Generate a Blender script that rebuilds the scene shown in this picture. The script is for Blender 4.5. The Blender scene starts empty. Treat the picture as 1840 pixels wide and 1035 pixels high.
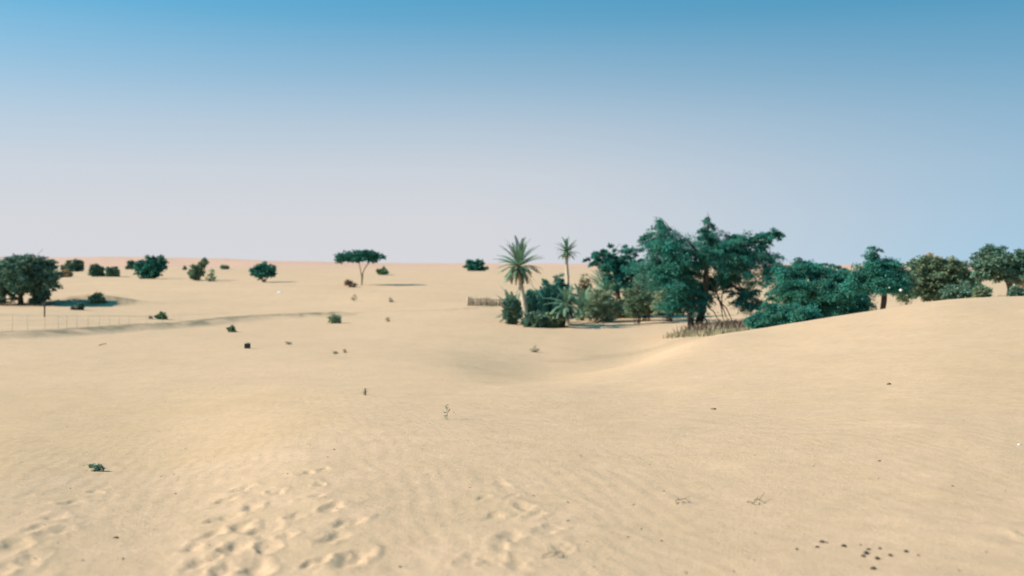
import bpy, math, random
import numpy as np
from mathutils import Vector, Matrix
R = math.radians
rng = np.random.default_rng(7)
random.seed(7)
sc = bpy.context.scene
col = sc.collection

# ------------------------------------------------------------------ camera, sky, sun, exposure
EYE = 1.7                    # metres above the sand the photographer stands on
FPX = 1636.0                 # focal length in photograph pixels (32 mm on 36 mm)
HOR = 478.0                  # row of the true horizon
cam = bpy.data.cameras.new('camera'); co = bpy.data.objects.new('camera', cam); col.objects.link(co)
co.location = (0, 0, EYE); co.rotation_euler = (R(90), 0, 0)
cam.lens = 36 * FPX / 1840; cam.sensor_width = 36; cam.shift_y = -39.5 / 1840
cam.clip_start = 0.1; cam.clip_end = 9000
cam.dof.use_dof = True; cam.dof.focus_distance = 11.0; cam.dof.aperture_fstop = 1.05
sc.camera = co

SUN_EL, SUN_AZ = R(35), math.atan2(-0.99, -0.12)      # the sun stands left of and a little behind the camera
sdir = Vector((math.sin(SUN_AZ) * math.cos(SUN_EL), math.cos(SUN_AZ) * math.cos(SUN_EL), math.sin(SUN_EL)))
sl = bpy.data.lights.new('sun', 'SUN'); so = bpy.data.objects.new('sun', sl); col.objects.link(so)
sl.energy = 4.9; sl.angle = R(0.55); sl.color = (1.0, 0.93, 0.82)
so.rotation_euler = sdir.to_track_quat('Z', 'Y').to_euler(); so.location = (-20, -10, 30)

world = bpy.data.worlds.new('World'); sc.world = world; world.use_nodes = True
wn = world.node_tree; wn.nodes.clear()
def N(tree, t, **kw):
    n = tree.nodes.new(t)
    for k, v in kw.items(): setattr(n, k, v)
    return n
def L(tree, a, b): tree.links.new(a, b)
wo = N(wn, 'ShaderNodeOutputWorld'); bg = N(wn, 'ShaderNodeBackground')
sky = N(wn, 'ShaderNodeTexSky', sky_type='NISHITA'); sky.sun_disc = False
sky.sun_elevation = SUN_EL; sky.sun_rotation = SUN_AZ % (2 * math.pi)
sky.altitude = 100; sky.air_density = 1.0; sky.dust_density = 0.4; sky.ozone_density = 2.2
tc = N(wn, 'ShaderNodeTexCoord')
sep = N(wn, 'ShaderNodeSeparateXYZ'); L(wn, tc.outputs['Generated'], sep.inputs[0])
zs = N(wn, 'ShaderNodeMath', operation='MULTIPLY_ADD'); L(wn, sep.outputs[2], zs.inputs[0]); zs.inputs[1].default_value = 2.2; zs.inputs[2].default_value = 0.42
cmb = N(wn, 'ShaderNodeCombineXYZ'); L(wn, sep.outputs[0], cmb.inputs[0]); L(wn, sep.outputs[1], cmb.inputs[1]); L(wn, zs.outputs[0], cmb.inputs[2])
nv = N(wn, 'ShaderNodeVectorMath', operation='NORMALIZE'); L(wn, cmb.outputs[0], nv.inputs[0]); L(wn, nv.outputs[0], sky.inputs[0])
tint = N(wn, 'ShaderNodeMix', data_type='RGBA', blend_type='MULTIPLY'); tint.inputs[0].default_value = 1
L(wn, sky.outputs[0], tint.inputs[6]); tint.inputs[7].default_value = (0.16, 1.74, 1.66, 1)
# dusty lilac air low down, thinning with height
ramp = N(wn, 'ShaderNodeValToRGB'); L(wn, sep.outputs[2], ramp.inputs[0])
e = ramp.color_ramp.elements
e[0].position = 0.0; e[0].color = (0.98, 0.98, 0.98, 1)
e[1].position = 0.34; e[1].color = (0.0, 0.0, 0.0, 1)
for p, v in ((0.05, .96), (0.10, .87), (0.15, .67), (0.20, .42), (0.26, .18)):
    q = e.new(p); q.color = (v, v, v, 1)
hz = N(wn, 'ShaderNodeMix', data_type='RGBA'); ew = N(wn, 'ShaderNodeMapRange', interpolation_type='SMOOTHSTEP'); L(wn, sep.outputs[0], ew.inputs[0])     # the side away from the sun is clearer
for i_, v_ in enumerate((-0.1, 0.75, 1.0, 0.45)): ew.inputs[i_ + 1].default_value = v_
hf = N(wn, 'ShaderNodeMath', operation='MULTIPLY'); L(wn, ramp.outputs[0], hf.inputs[0]); L(wn, ew.outputs[0], hf.inputs[1])
L(wn, hf.outputs[0], hz.inputs[0]); L(wn, tint.outputs[2], hz.inputs[6])
hz.inputs[7].default_value = (5.0, 4.95, 5.15, 1)
L(wn, hz.outputs[2], bg.inputs[0]); bg.inputs[1].default_value = 0.1
L(wn, bg.outputs[0], wo.inputs[0])
vs = sc.view_settings; vs.view_transform = 'Standard'; vs.look = 'None'; vs.exposure = 0.47; vs.gamma = 1.0; vs.use_curve_mapping = False

# ------------------------------------------------------------------ terrain heights
def vnoise(x, y, seed=0):
    xi = np.floor(x).astype(np.int64); yi = np.floor(y).astype(np.int64)
    xf = x - xi; yf = y - yi
    def h(a, b):
        n = (a * 374761393 + b * 668265263 + seed * 974711) & 0x7fffffff
        n = (n ^ (n >> 13)) * 1274126177 & 0x7fffffff
        n = (n ^ (n >> 16)) & 0xffff
        return n / 32767.5 - 1.0
    u = xf * xf * xf * (xf * (xf * 6 - 15) + 10); v = yf * yf * yf * (yf * (yf * 6 - 15) + 10)
    a = h(xi, yi) * (1 - u) + h(xi + 1, yi) * u
    b = h(xi, yi + 1) * (1 - u) + h(xi + 1, yi + 1) * u
    return a * (1 - v) + b * v
def fbm(x, y, o=4, seed=0):
    s = 0; a = 1; t = 0
    for i in range(o):
        s = s + a * vnoise(x * 2 ** i + 17.3 * i, y * 2 ** i - 9.1 * i, seed + i); t += a; a *= .5
    return s / t
def sstep(a, b, x):
    t = np.clip((x - a) / (b - a), 0, 1); return t * t * (3 - 2 * t)

DK = np.array([7, 9, 12, 16, 21, 28, 36, 46, 60, 80, 105, 140, 200, 300, 500, 900, 1600, 4000.])
PROF = {   # the dune surveyed along lines of sight: where the sand stands at each distance
 -500: [895, 838, 785, 735, 700, 665, 638, 615, 592, 565, 546, 522, 502, 487, 477, 467, 466, 468],
 0:    [898, 836, 783, 735, 700, 665, 638, 614, 591, 564, 544, 520, 501, 486, 477, 467, 466, 468],
 300:  [903, 840, 778, 733, 698, 662, 637, 617, 598, 574, 547, 519, 500, 485, 477, 467, 465, 468],
 560:  [882, 806, 748, 712, 685, 655, 634, 617, 600, 576, 549, 517, 500, 488, 480, 474, 473, 473],
 800:  [882, 798, 743, 704, 680, 656, 637, 620, 598, 572, 545, 517, 500, 488, 481, 477, 476, 476],
 1000: [882, 798, 743, 700, 684, 676, 655, 630, 603, 578, 550, 520, 500, 489, 482, 478, 477, 477],
 1150: [882, 798, 741, 697, 662, 651, 650, 634, 606, 576, 548, 520, 501, 490, 483, 479, 478, 478],
 1240: [882, 796, 737, 690, 650, 615, 617, 615, 599, 574, 548, 520, 502, 491, 483, 479, 478, 478],
 1400: [878, 790, 729, 678, 634, 595, 586, 598, 590, 567, 545, 520, 503, 491, 483, 479, 478, 478],
 1560: [873, 783, 719, 663, 614, 571, 560, 574, 574, 560, 541, 520, 503, 491, 483, 479, 478, 478],
 1700: [868, 776, 709, 648, 597, 551, 539, 550, 554, 547, 536, 519, 503, 491, 483, 479, 478, 478],
 1840: [866, 773, 704, 641, 589, 544, 533, 539, 545, 541, 532, 518, 503, 491, 483, 479, 478, 478],
 2340: [866, 773, 704, 641, 585, 540, 528, 532, 538, 536, 530, 518, 503, 491, 483, 479, 478, 478]}
dk = np.concatenate([[1.0, 3.0, 5.0], DK]); ldk = np.log(dk)
cols = sorted(PROF); ztab = []
for c in cols:
    zf = -(np.array(PROF[c]) - HOR) / FPX * DK
    z7 = zf[0]
    ztab.append(np.concatenate([[-1.69, -1.69 + (z7 + 1.7) * .1, -1.695 + (z7 + 1.7) * .45], zf]))
ztab = np.array(ztab)
LD = np.linspace(ldk[0], ldk[-1], 700); CG = np.linspace(cols[0], cols[-1], 190)
def crom(xk, yk, x):
    m = np.gradient(yk, xk)
    i = np.clip(np.searchsorted(xk, x) - 1, 0, len(xk) - 2)
    h = xk[i + 1] - xk[i]; t = (x - xk[i]) / h
    return (2*t**3-3*t**2+1)*yk[i] + (t**3-2*t**2+t)*h*m[i] + (-2*t**3+3*t**2)*yk[i+1] + (t**3-t**2)*h*m[i+1]
T1 = np.array([crom(ldk, r, LD) for r in ztab])
T2 = np.array([crom(np.array(cols, float), T1[:, j], CG) for j in range(len(LD))]).T      # [CG, LD]
TM = T2[np.searchsorted(CG, 700)]
def smooth(x, y):
    r = np.hypot(x, y) + 1e-6; az = np.arctan2(x, y); ac = np.clip(az, -R(40), R(40))
    d = np.clip(r * np.cos(ac), 1.001, 3990); u = (np.clip(920 + FPX * np.tan(ac), CG[0], CG[-1]) - CG[0]) / (CG[1] - CG[0])
    v = (np.log(d) - LD[0]) / (LD[1] - LD[0])
    iu = np.clip(u.astype(int), 0, len(CG) - 2); iv = np.clip(v.astype(int), 0, len(LD) - 2); fu = u - iu; fv = v - iv
    z = (T2[iu, iv]*(1-fu)*(1-fv) + T2[iu+1, iv]*fu*(1-fv) + T2[iu, iv+1]*(1-fu)*fv + T2[iu+1, iv+1]*fu*fv)
    zm = TM[iv]*(1-fv) + TM[iv+1]*fv
    w = sstep(R(60), R(115), np.abs(az))
    return z * (1 - w) + zm * w, r
def height(x, y):
    x = np.asarray(x, float); y = np.asarray(y, float)
    z, r = smooth(x, y)
    z = z + .018 * fbm(x * .9, y * .9, 3, 3) * sstep(1, 5, r) + .05 * fbm(x * .22, y * .22, 3, 5) * sstep(8, 20, r)
    z = z + .22 * fbm(x * .05, y * .05, 3, 8) * sstep(60, 110, r)
    z = z + 1.3 * fbm(x * .011, y * .011, 3, 11) * sstep(180, 420, r)
    rid = 1 - np.abs(fbm(x * .0042 + 3, y * .0075, 4, 21)) * 2
    z = z + (rid - .45) * 4.2 * sstep(380, 800, r)
    z = z + 1.15 * np.exp(-((x + 48.8) / 5.2) ** 2 - ((y - 106.4) / 2.9) ** 2)
    return z + EYE
def h1(x, y): return float(height(np.array([x]), np.array([y]))[0])
SD = np.exp(np.linspace(math.log(3.5), math.log(3000), 3500))
def at(px, py, dmin=3.6):
    """the spot on the sand seen in a given direction"""
    x = (px - 920) / FPX * SD; z = height(x, SD); q = HOR - (z - EYE) / SD * FPX
    ok = np.where((q <= py) & (SD > dmin))[0]
    d = SD[ok[0]] if len(ok) else 1500.
    return Vector(((px - 920) / FPX * d, d, h1((px - 920) / FPX * d, d)))
def on(px, d): x = (px - 920) / FPX * d; return Vector((x, d, h1(x, d)))

# ------------------------------------------------------------------ helpers
def tag(o, label=None, cat=None, group=None, kind=None):
    if label: o['label'] = label
    if cat: o['category'] = cat
    if group: o['group'] = group
    if kind: o['kind'] = kind
    return o
def mesh_np(name, V, F, mat, parent=None, colors=None, loc=None, smooth_=False):
    """F: array (n,k) or list of arrays"""
    me = bpy.data.meshes.new(name)
    Fs = F if isinstance(F, list) else [F]
    Fs = [f for f in Fs if len(f)]
    V = np.asarray(V, np.float32); me.vertices.add(len(V)); me.vertices.foreach_set('co', V.ravel())
    ln = np.concatenate([np.full(len(f), f.shape[1]) for f in Fs]); idx = np.concatenate([f.ravel() for f in Fs])
    me.loops.add(len(idx)); me.loops.foreach_set('vertex_index', idx.astype(np.int32))
    me.polygons.add(len(ln)); st = np.concatenate([[0], np.cumsum(ln)[:-1]])
    me.polygons.foreach_set('loop_start', st.astype(np.int32))
    try: me.polygons.foreach_set('loop_total', ln.astype(np.int32))
    except Exception: pass
    me.update(calc_edges=True)
    if smooth_: me.polygons.foreach_set('use_smooth', np.ones(len(ln), bool))
    if colors is not None:
        a = me.color_attributes.new('tone', 'FLOAT_COLOR', 'POINT')
        c4 = np.ones((len(V), 4), np.float32); c4[:, :3] = colors; a.data.foreach_set('color', c4.ravel())
    me.materials.append(mat)
    o = bpy.data.objects.new(name, me); col.objects.link(o)
    if parent: o.parent = parent
    if loc is not None: o.location = loc
    return o
def empty(name, loc, label, cat, group=None):
    o = bpy.data.objects.new(name, None); col.objects.link(o); o.location = loc
    o.empty_display_size = .3
    return tag(o, label, cat, group)
class Geo:
    def __init__(s): s.v = []; s.f4 = []; s.f3 = []; s.n = 0
    def tube(s, pts, rad, sides=7, jitter=0):
        pts = [Vector(p) for p in pts]; m = len(pts); base = s.n
        for i, p in enumerate(pts):
            t = (pts[min(i+1, m-1)] - pts[max(i-1, 0)]).normalized()
            a = t.orthogonal().normalized() if i == 0 else (a - t * a.dot(t)).normalized()
            b = t.cross(a)
            for k in range(sides):
                q = 2 * math.pi * k / sides; r_ = rad[i] * (1 + jitter * random.uniform(-1, 1))
                s.v.append(p + a * math.cos(q) * r_ + b * math.sin(q) * r_)
        for i in range(m - 1):
            for k in range(sides):
                k2 = (k + 1) % sides
                s.f4.append((base+i*sides+k, base+i*sides+k2, base+(i+1)*sides+k2, base+(i+1)*sides+k))
        s.n += m * sides
        s.v.append(pts[-1]); t = s.n; s.n += 1
        for k in range(sides): s.f3.append((base+(m-1)*sides+k, base+(m-1)*sides+(k+1) % sides, t))
        s.v.append(pts[0]); t = s.n; s.n += 1
        for k in range(sides): s.f3.append((base+(k+1) % sides, base+k, t))
    def box(s, c, sx, sy, sz, rot=None):
        b = s.n; c = Vector(c)
        for dx, dy, dz in ((-1,-1,-1),(1,-1,-1),(1,1,-1),(-1,1,-1),(-1,-1,1),(1,-1,1),(1,1,1),(-1,1,1)):
            p = Vector((dx*sx/2, dy*sy/2, dz*sz/2)); p = rot @ p if rot else p
            s.v.append(c + p)
        s.f4 += [(b,b+3,b+2,b+1),(b+4,b+5,b+6,b+7),(b,b+1,b+5,b+4),(b+1,b+2,b+6,b+5),(b+2,b+3,b+7,b+6),(b+3,b,b+4,b+7)]
        s.n += 8
    def build(s, name, mat, parent=None, loc=None, sm=True):
        fs = []
        if s.f4: fs.append(np.array(s.f4))
        if s.f3: fs.append(np.array(s.f3))
        return mesh_np(name, np.array([tuple(p) for p in s.v]), fs, mat, parent, None, loc, sm)
def bend(a, b, sag, n=5, wob=.06):
    a, b = Vector(a), Vector(b); out = []; L_ = (b - a).length
    for i in range(n + 1):
        t = i / n; p = a.lerp(b, t) + Vector((0, 0, sag * L_ * 4 * t * (1 - t)))
        if 0 < i < n: p += Vector((random.uniform(-1, 1), random.uniform(-1, 1), random.uniform(-.6, .6))) * wob * L_
        out.append(p)
    return out

# ------------------------------------------------------------------ materials
def newmat(name):
    m = bpy.data.materials.new(name); m.use_nodes = True; nt = m.node_tree; nt.nodes.clear()
    o = N(nt, 'ShaderNodeOutputMaterial'); p = N(nt, 'ShaderNodeBsdfPrincipled'); L(nt, p.outputs[0], o.inputs[0])
    return m, nt, o, p
def leafmat(name, rgb, trans=.14, rough=.6):
    m, nt, o, p = newmat(name)
    at_ = N(nt, 'ShaderNodeAttribute'); at_.attribute_name = 'tone'
    mx = N(nt, 'ShaderNodeMix', data_type='RGBA', blend_type='MULTIPLY'); mx.inputs[0].default_value = 1
    L(nt, at_.outputs['Color'], mx.inputs[6]); mx.inputs[7].default_value = (*rgb, 1)
    L(nt, mx.outputs[2], p.inputs['Base Color']); p.inputs['Roughness'].default_value = rough
    p.inputs['Specular IOR Level'].default_value = .3
    tr = N(nt, 'ShaderNodeBsdfTranslucent'); L(nt, mx.outputs[2], tr.inputs[0])
    ms = N(nt, 'ShaderNodeMixShader'); ms.inputs[0].default_value = trans
    L(nt, p.outputs[0], ms.inputs[1]); L(nt, tr.outputs[0], ms.inputs[2]); L(nt, ms.outputs[0], o.inputs[0])
    return m
def barkmat(name, c1, c2, scale=6, bump=.6):
    m, nt, o, p = newmat(name)
    t = N(nt, 'ShaderNodeTexCoord'); mp = N(nt, 'ShaderNodeMapping'); mp.inputs['Scale'].default_value = (1, 1, .35)
    L(nt, t.outputs['Object'], mp.inputs[0])
    n = N(nt, 'ShaderNodeTexNoise'); n.inputs['Scale'].default_value = scale; n.inputs['Detail'].default_value = 6; L(nt, mp.outputs[0], n.inputs[0])
    r = N(nt, 'ShaderNodeValToRGB'); r.color_ramp.elements[0].color = (*c1, 1); r.color_ramp.elements[1].color = (*c2, 1)
    r.color_ramp.elements[0].position = .35; r.color_ramp.elements[1].position = .65
    L(nt, n.outputs[0], r.inputs[0]); L(nt, r.outputs[0], p.inputs['Base Color']); p.inputs['Roughness'].default_value = .9
    b = N(nt, 'ShaderNodeBump'); b.inputs['Strength'].default_value = bump; b.inputs['Distance'].default_value = .03
    L(nt, n.outputs[0], b.inputs['Height']); L(nt, b.outputs[0], p.inputs['Normal'])
    return m
M_ghaf = leafmat('ghaf_leaf', (0.034, 0.190, 0.138))
M_round = leafmat('round_tree_leaf', (0.11, 0.205, 0.14))
M_olive = leafmat('olive_leaf', (0.18, 0.26, 0.15))
M_grey = leafmat('saltbush_leaf', (0.30, 0.37, 0.23))
M_dry = leafmat('dry_leaf', (0.36, 0.31, 0.19), .15)
M_brown = leafmat('brown_leaf', (0.30, 0.22, 0.145), .1)
M_orange = leafmat('withered_leaf', (0.46, 0.31, 0.16), .2)
M_green = leafmat('fresh_leaf', (0.12, 0.25, 0.12))
M_palm = leafmat('palm_leaf', (0.20, 0.33, 0.21), .25, .45)
M_palmd = leafmat('palm_leaf_dark', (0.04, 0.13, 0.10), .2, .45)
M_palmdry = leafmat('palm_leaf_old', (0.26, 0.25, 0.14), .15)
M_bark = barkmat('dark_bark', (0.035, 0.026, 0.02), (0.10, 0.075, 0.05))
M_barkp = barkmat('pale_bark', (0.16, 0.12, 0.085), (0.34, 0.27, 0.19))
M_palmb = barkmat('palm_bark', (0.34, 0.27, 0.19), (0.60, 0.50, 0.38), 4)
M_stick = barkmat('dry_stick', (0.12, 0.09, 0.06), (0.28, 0.21, 0.14), 20)
M_reed = barkmat('fence_reed', (0.08, 0.07, 0.05), (0.20, 0.16, 0.11), 9)
M_post = barkmat('weathered_post', (0.42, 0.34, 0.24), (0.52, 0.42, 0.30), 8)
M_dung = barkmat('dung', (0.035, 0.025, 0.018), (0.09, 0.065, 0.045), 30)
M_pebr = barkmat('reddish_stone', (0.20, 0.10, 0.07), (0.30, 0.16, 0.11), 30)
def plain(name, rgb, rough=.5, metal=0):
    m, nt, o, p = newmat(name)
    n = N(nt, 'ShaderNodeTexNoise'); n.inputs['Scale'].default_value = 14; n.inputs['Detail'].default_value = 5
    r = N(nt, 'ShaderNodeMapRange'); r.inputs[3].default_value = .75; r.inputs[4].default_value = 1.15; L(nt, n.outputs[0], r.inputs[0])
    mx = N(nt, 'ShaderNodeMix', data_type='RGBA', blend_type='MULTIPLY'); mx.inputs[0].default_value = 1; mx.inputs[6].default_value = (*rgb, 1)
    L(nt, r.outputs[0], mx.inputs[7]); L(nt, mx.outputs[2], p.inputs['Base Color'])
    p.inputs['Roughness'].default_value = rough; p.inputs['Metallic'].default_value = metal
    return m
M_black = plain('black_plastic', (0.02, 0.021, 0.024), .45)
M_white = plain('white_plastic', (0.85, 0.85, 0.83), .4)
M_wire = plain('galvanised_wire', (0.30, 0.29, 0.27), .5, .6)

# sand
M_sand, nt, o_, p_ = newmat('dune_sand')
geo_ = N(nt, 'ShaderNodeNewGeometry')
atr = N(nt, 'ShaderNodeAttribute'); atr.attribute_name = 'tone'
sepc = N(nt, 'ShaderNodeSeparateColor'); L(nt, atr.outputs['Color'], sepc.inputs[0])
def noise(scale, detail=4, vec=None, rough=.55):
    n = N(nt, 'ShaderNodeTexNoise'); n.inputs['Scale'].default_value = scale; n.inputs['Detail'].default_value = detail; n.inputs['Roughness'].default_value = rough
    L(nt, vec or geo_.outputs['Position'], n.inputs[0]); return n.outputs[0]
def mixc(fac, a, b, mode='MIX'):
    m = N(nt, 'ShaderNodeMix', data_type='RGBA', blend_type=mode)
    if isinstance(fac, (int, float)): m.inputs[0].default_value = fac
    else: L(nt, fac, m.inputs[0])
    for i, v in ((6, a), (7, b)):
        if isinstance(v, tuple): m.inputs[i].default_value = (*v, 1)
        else: L(nt, v, m.inputs[i])
    return m.outputs[2]
def rng_(src, a, b, c, d):
    m = N(nt, 'ShaderNodeMapRange'); L(nt, src, m.inputs[0])
    for i, v in enumerate((a, b, c, d)): m.inputs[i + 1].default_value = v
    return m.outputs[0]
big = noise(.12, 5); mid_ = noise(1.3, 6, rough=.65); fine = noise(55, 8, rough=.8); grit = noise(260, 4, rough=.9)
c = mixc(rng_(big, .35, .65, 0, 1), (0.620, 0.412, 0.250), (0.575, 0.386, 0.230))
c = mixc(rng_(mid_, .35, .68, 0, .55), c, (0.660, 0.435, 0.282))
c = mixc(sepc.outputs[2], c, (0.585, 0.388, 0.222))          # coarser golden sand beyond the near swell
c = mixc(1, c, rng_(noise(4.5, 5, rough=.7), .3, .7, .93, 1.06), 'MULTIPLY')
c = mixc(sepc.outputs[0], c, (0.63, 0.378, 0.275))          # far reddish dunes
c = mixc(sepc.outputs[1], c, (0.20, 0.165, 0.10))         # dark gravelly ground along the bank and under shrubs, round tree's shade painted in
c = mixc(1, c, rng_(fine, .25, .75, .84, 1.12), 'MULTIPLY')
c = mixc(1, c, rng_(grit, .3, .7, .88, 1.10), 'MULTIPLY')
spk = N(nt, 'ShaderNodeTexVoronoi'); spk.inputs['Scale'].default_value = 9; L(nt, geo_.outputs['Position'], spk.inputs[0])
c = mixc(rng_(spk.outputs['Distance'], .03, .09, .35, 0), c, (0.20, 0.15, 0.09))
L(nt, c, p_.inputs['Base Color']); p_.inputs['Roughness'].default_value = .95; p_.inputs['Specular IOR Level'].default_value = .12
mp = N(nt, 'ShaderNodeMapping'); mp.inputs['Rotation'].default_value = (0, 0, R(-14)); L(nt, geo_.outputs['Position'], mp.inputs[0])
wv = N(nt, 'ShaderNodeTexWave'); wv.inputs['Scale'].default_value = 2.1; wv.inputs['Distortion'].default_value = 5; wv.inputs['Detail'].default_value = 3; wv.inputs['Detail Scale'].default_value = .9
L(nt, mp.outputs[0], wv.inputs[0])
patch = rng_(noise(.35, 2), .42, .62, 0, 1)
wm = N(nt, 'ShaderNodeMath', operation='MULTIPLY'); L(nt, wv.outputs[1], wm.inputs[0]); L(nt, patch, wm.inputs[1])
b1 = N(nt, 'ShaderNodeBump'); b1.inputs['Distance'].default_value = .0020; b1.inputs['Strength'].default_value = .55; L(nt, wm.outputs[0], b1.inputs['Height'])
b2 = N(nt, 'ShaderNodeBump'); b2.inputs['Distance'].default_value = .03; b2.inputs['Strength'].default_value = .55; L(nt, noise(7, 8, rough=.75), b2.inputs['Height']); L(nt, b1.outputs[0], b2.inputs['Normal'])
b3 = N(nt, 'ShaderNodeBump'); b3.inputs['Distance'].default_value = .006; b3.inputs['Strength'].default_value = .5; L(nt, fine, b3.inputs['Height']); L(nt, b2.outputs[0], b3.inputs['Normal'])
L(nt, b3.outputs[0], p_.inputs['Normal'])

# ------------------------------------------------------------------ the ground sheet
az = np.concatenate([np.linspace(-180, -50, 40)[:-1], np.linspace(-50, -31, 50)[:-1], np.linspace(-31, 31, 720), np.linspace(31, 50, 50)[1:], np.linspace(50, 180, 40)[1:]])
az = np.radians(az)[:-1]
rr = [0.6, 1.2, 2, 2.8, 3.6]
while rr[-1] < 4500:
    q = rr[-1]; rr.append(q * (1.0042 if q < 15 else 1.009 if q < 60 else 1.014 if q < 400 else 1.035))
rr = np.array(rr); A, RR = np.meshgrid(az, rr)
X = RR * np.sin(A); Y = RR * np.cos(A); Z = height(X, Y)
# footprints pressed into the near sand
prints = [(433,880,1),(402,900,1),(450,912,1.1),(397,934,1.1),(430,950,1.15),(380,962,1),(468,955,1),(418,988,1.3),(563,892,.9),(597,912,1.1),(622,940,1.1),
          (604,966,1),(634,1004,1.35),(575,871,.8),(548,850,.7),(580,843,.6),(497,884,.9),(460,1022,1.2),(408,1024,1.1),(362,1012,1.1),(903,870,.9),(922,891,.8),(940,910,1),
          (962,928,1),(886,928,1),(985,951,1.1),(917,966,1.1),(900,984,1),(845,1004,1),(884,1008,1),(932,1014,1),(96,930,1.1),(24,980,1.3),(102,956,1),(68,948,1),
          (132,902,1),(172,884,.8),(50,1008,1.2),(4,1022,1.2),(530,930,.8),(515,965,.7),(560,1012,.8),(480,985,.9),(350,985,.8),(870,895,.7),(1010,985,.8),(1850,960,1),(-60,1010,1.2)]
for i, (px, py, s) in enumerate(prints):
    p = at(px, py); ang = random.uniform(-.6, .6) + (.35 if px < 300 else -.15)
    near = (np.abs(X - p.x) < .7) & (np.abs(Y - p.y) < .7) & (RR > 3)
    dx = X[near] - p.x; dy = Y[near] - p.y
    a = dx * math.cos(ang) + dy * math.sin(ang); b = -dx * math.sin(ang) + dy * math.cos(ang)
    a = a + .03 * vnoise(dx * 14 + i, dy * 14, i); b = b + .04 * vnoise(dx * 11, dy * 11 + i, i + 50)
    q = np.sqrt((a / (.058 * s)) ** 2 + (b / (.115 * s)) ** 2)
    s = s * (.62 if px < 300 else .92 if px < 800 else .55)
    dz = -.019 * s * (1 - sstep(.15, 1.25, q)) + .005 * s * np.exp(-((q - 1.55) / .42) ** 2) * (1 + .6 * vnoise(dx * 9, dy * 9, i + 90))
    Z[near] += dz
# scuffed sand round the tracks and shallow wind ripples
wgt = np.zeros_like(Z)
for px, py, s in prints[:47]:
    p = at(px, py); wgt = np.maximum(wgt, np.exp(-((X - p.x) ** 2 + (Y - p.y) ** 2) / .12) * (RR > 3))
nearm = (RR < 22)
Z[nearm] += (wgt * .009 * fbm(X * 5.5, Y * 5.5, 3, 31))[nearm]
rip = np.sin((X * math.cos(.28) + Y * math.sin(.28) + .25 * fbm(X * .8, Y * .8, 3, 61)) * 2 * math.pi / .17)
pm = sstep(.0, .45, fbm(X * .33 + 5, Y * .33, 2, 71) + .25 * (X < -1.0)) * sstep(14, 8, RR) * (1 - wgt)
Z += .0010 * rip * pm
rip2 = np.sin((X * math.cos(1.15) + Y * math.sin(1.15) + .5 * fbm(X * .5, Y * .5, 3, 62)) * 2 * math.pi / .42)
Z += .0024 * rip2 * sstep(-.1, .4, fbm(X * .25, Y * .4 + 2, 2, 73)) * sstep(1.0, 3.0, X) * sstep(24, 12, RR) * sstep(3, 5, RR)
red = sstep(230, 620, RR) * .8
soil_shade = np.zeros_like(Z)
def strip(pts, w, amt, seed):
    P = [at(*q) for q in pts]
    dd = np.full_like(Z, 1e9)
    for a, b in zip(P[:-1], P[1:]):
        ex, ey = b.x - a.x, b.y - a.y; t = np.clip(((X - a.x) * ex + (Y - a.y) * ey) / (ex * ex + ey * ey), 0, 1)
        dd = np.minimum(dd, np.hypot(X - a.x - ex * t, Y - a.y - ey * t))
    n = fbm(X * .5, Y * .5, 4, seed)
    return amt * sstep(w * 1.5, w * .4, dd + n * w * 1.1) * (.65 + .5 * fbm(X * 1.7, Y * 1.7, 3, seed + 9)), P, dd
s1, P1, d1 = strip([(-300,618),(0,606),(120,600),(210,592),(300,587),(400,577),(470,571),(600,566)], 1.15, 1.15, 41)
s2, _, _ = strip([(-300,572),(0,566),(120,567),(260,568),(400,563)], 1.0, .4, 42)
s3, _, _ = strip([(560,567),(660,561),(800,557),(880,551)], .6, .5, 43)
s4, _, _ = strip([(1010,650),(1100,640),(1180,625),(1225,610)], .7, .25, 44)
s5, _, _ = strip([(-40,548),(42,549),(90,546),(120,540),(150,538),(185,536)], 3.0, .9, 45)  # painted shade: darkens the sand where the round tree's shadow falls
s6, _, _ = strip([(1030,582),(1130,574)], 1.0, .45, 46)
soil_shade = np.clip(np.maximum.reduce([s1, s2, s3, s4, s5, s6]), 0, 1)
Z += .28 * sstep(1.6, -.2, d1 - .9) * sstep(46, 52, RR)         # the bank stands a little proud
nr, nc = X.shape
idx = np.arange(nr * nc).reshape(nr, nc); nx = np.roll(idx, -1, axis=1)
F = np.stack([idx[:-1], nx[:-1], nx[1:], idx[1:]], -1).reshape(-1, 4)[:, ::-1]
V = np.stack([X, Y, Z], -1).reshape(-1, 3)
V = np.vstack([V, [[0, 0, float(Z[0].mean())]]]); cen = len(V) - 1
F3 = np.stack([idx[0], nx[0], np.full(nc, cen)], -1)
tone = np.zeros((len(V), 3)); tone[:-1, 0] = red.ravel(); tone[:-1, 1] = soil_shade.ravel()
PXG = 920 + FPX * np.tan(np.clip(A, -R(45), R(45))); DG = RR * np.cos(np.clip(A, -R(45), R(45)))
edge = np.interp(PXG, [0, 300, 450, 560, 800], [7.6, 8.6, 9.2, 9.8, 14]) + .25 * fbm(X * .8, Y * .8, 3, 81)
gold = sstep(-.1, .7, DG - edge) * sstep(26, 13, DG) * sstep(760, 420, PXG)
gold = np.maximum(gold, .6 * sstep(1480, 1750, PXG) * sstep(9.5, 11.5, DG) * sstep(19, 14, DG))
ed2 = np.interp(PXG, [560, 800, 1000, 1150, 1240, 1300], [10, 15, 20.5, 25, 30, 32]) + .5 * fbm(X * .4, Y * .4, 3, 83)
gold = np.maximum(gold, .4 * sstep(-.3, 1.2, DG - ed2) * sstep(26, 8, DG - ed2) * sstep(560, 900, PXG) * sstep(1420, 1300, PXG))
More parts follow.
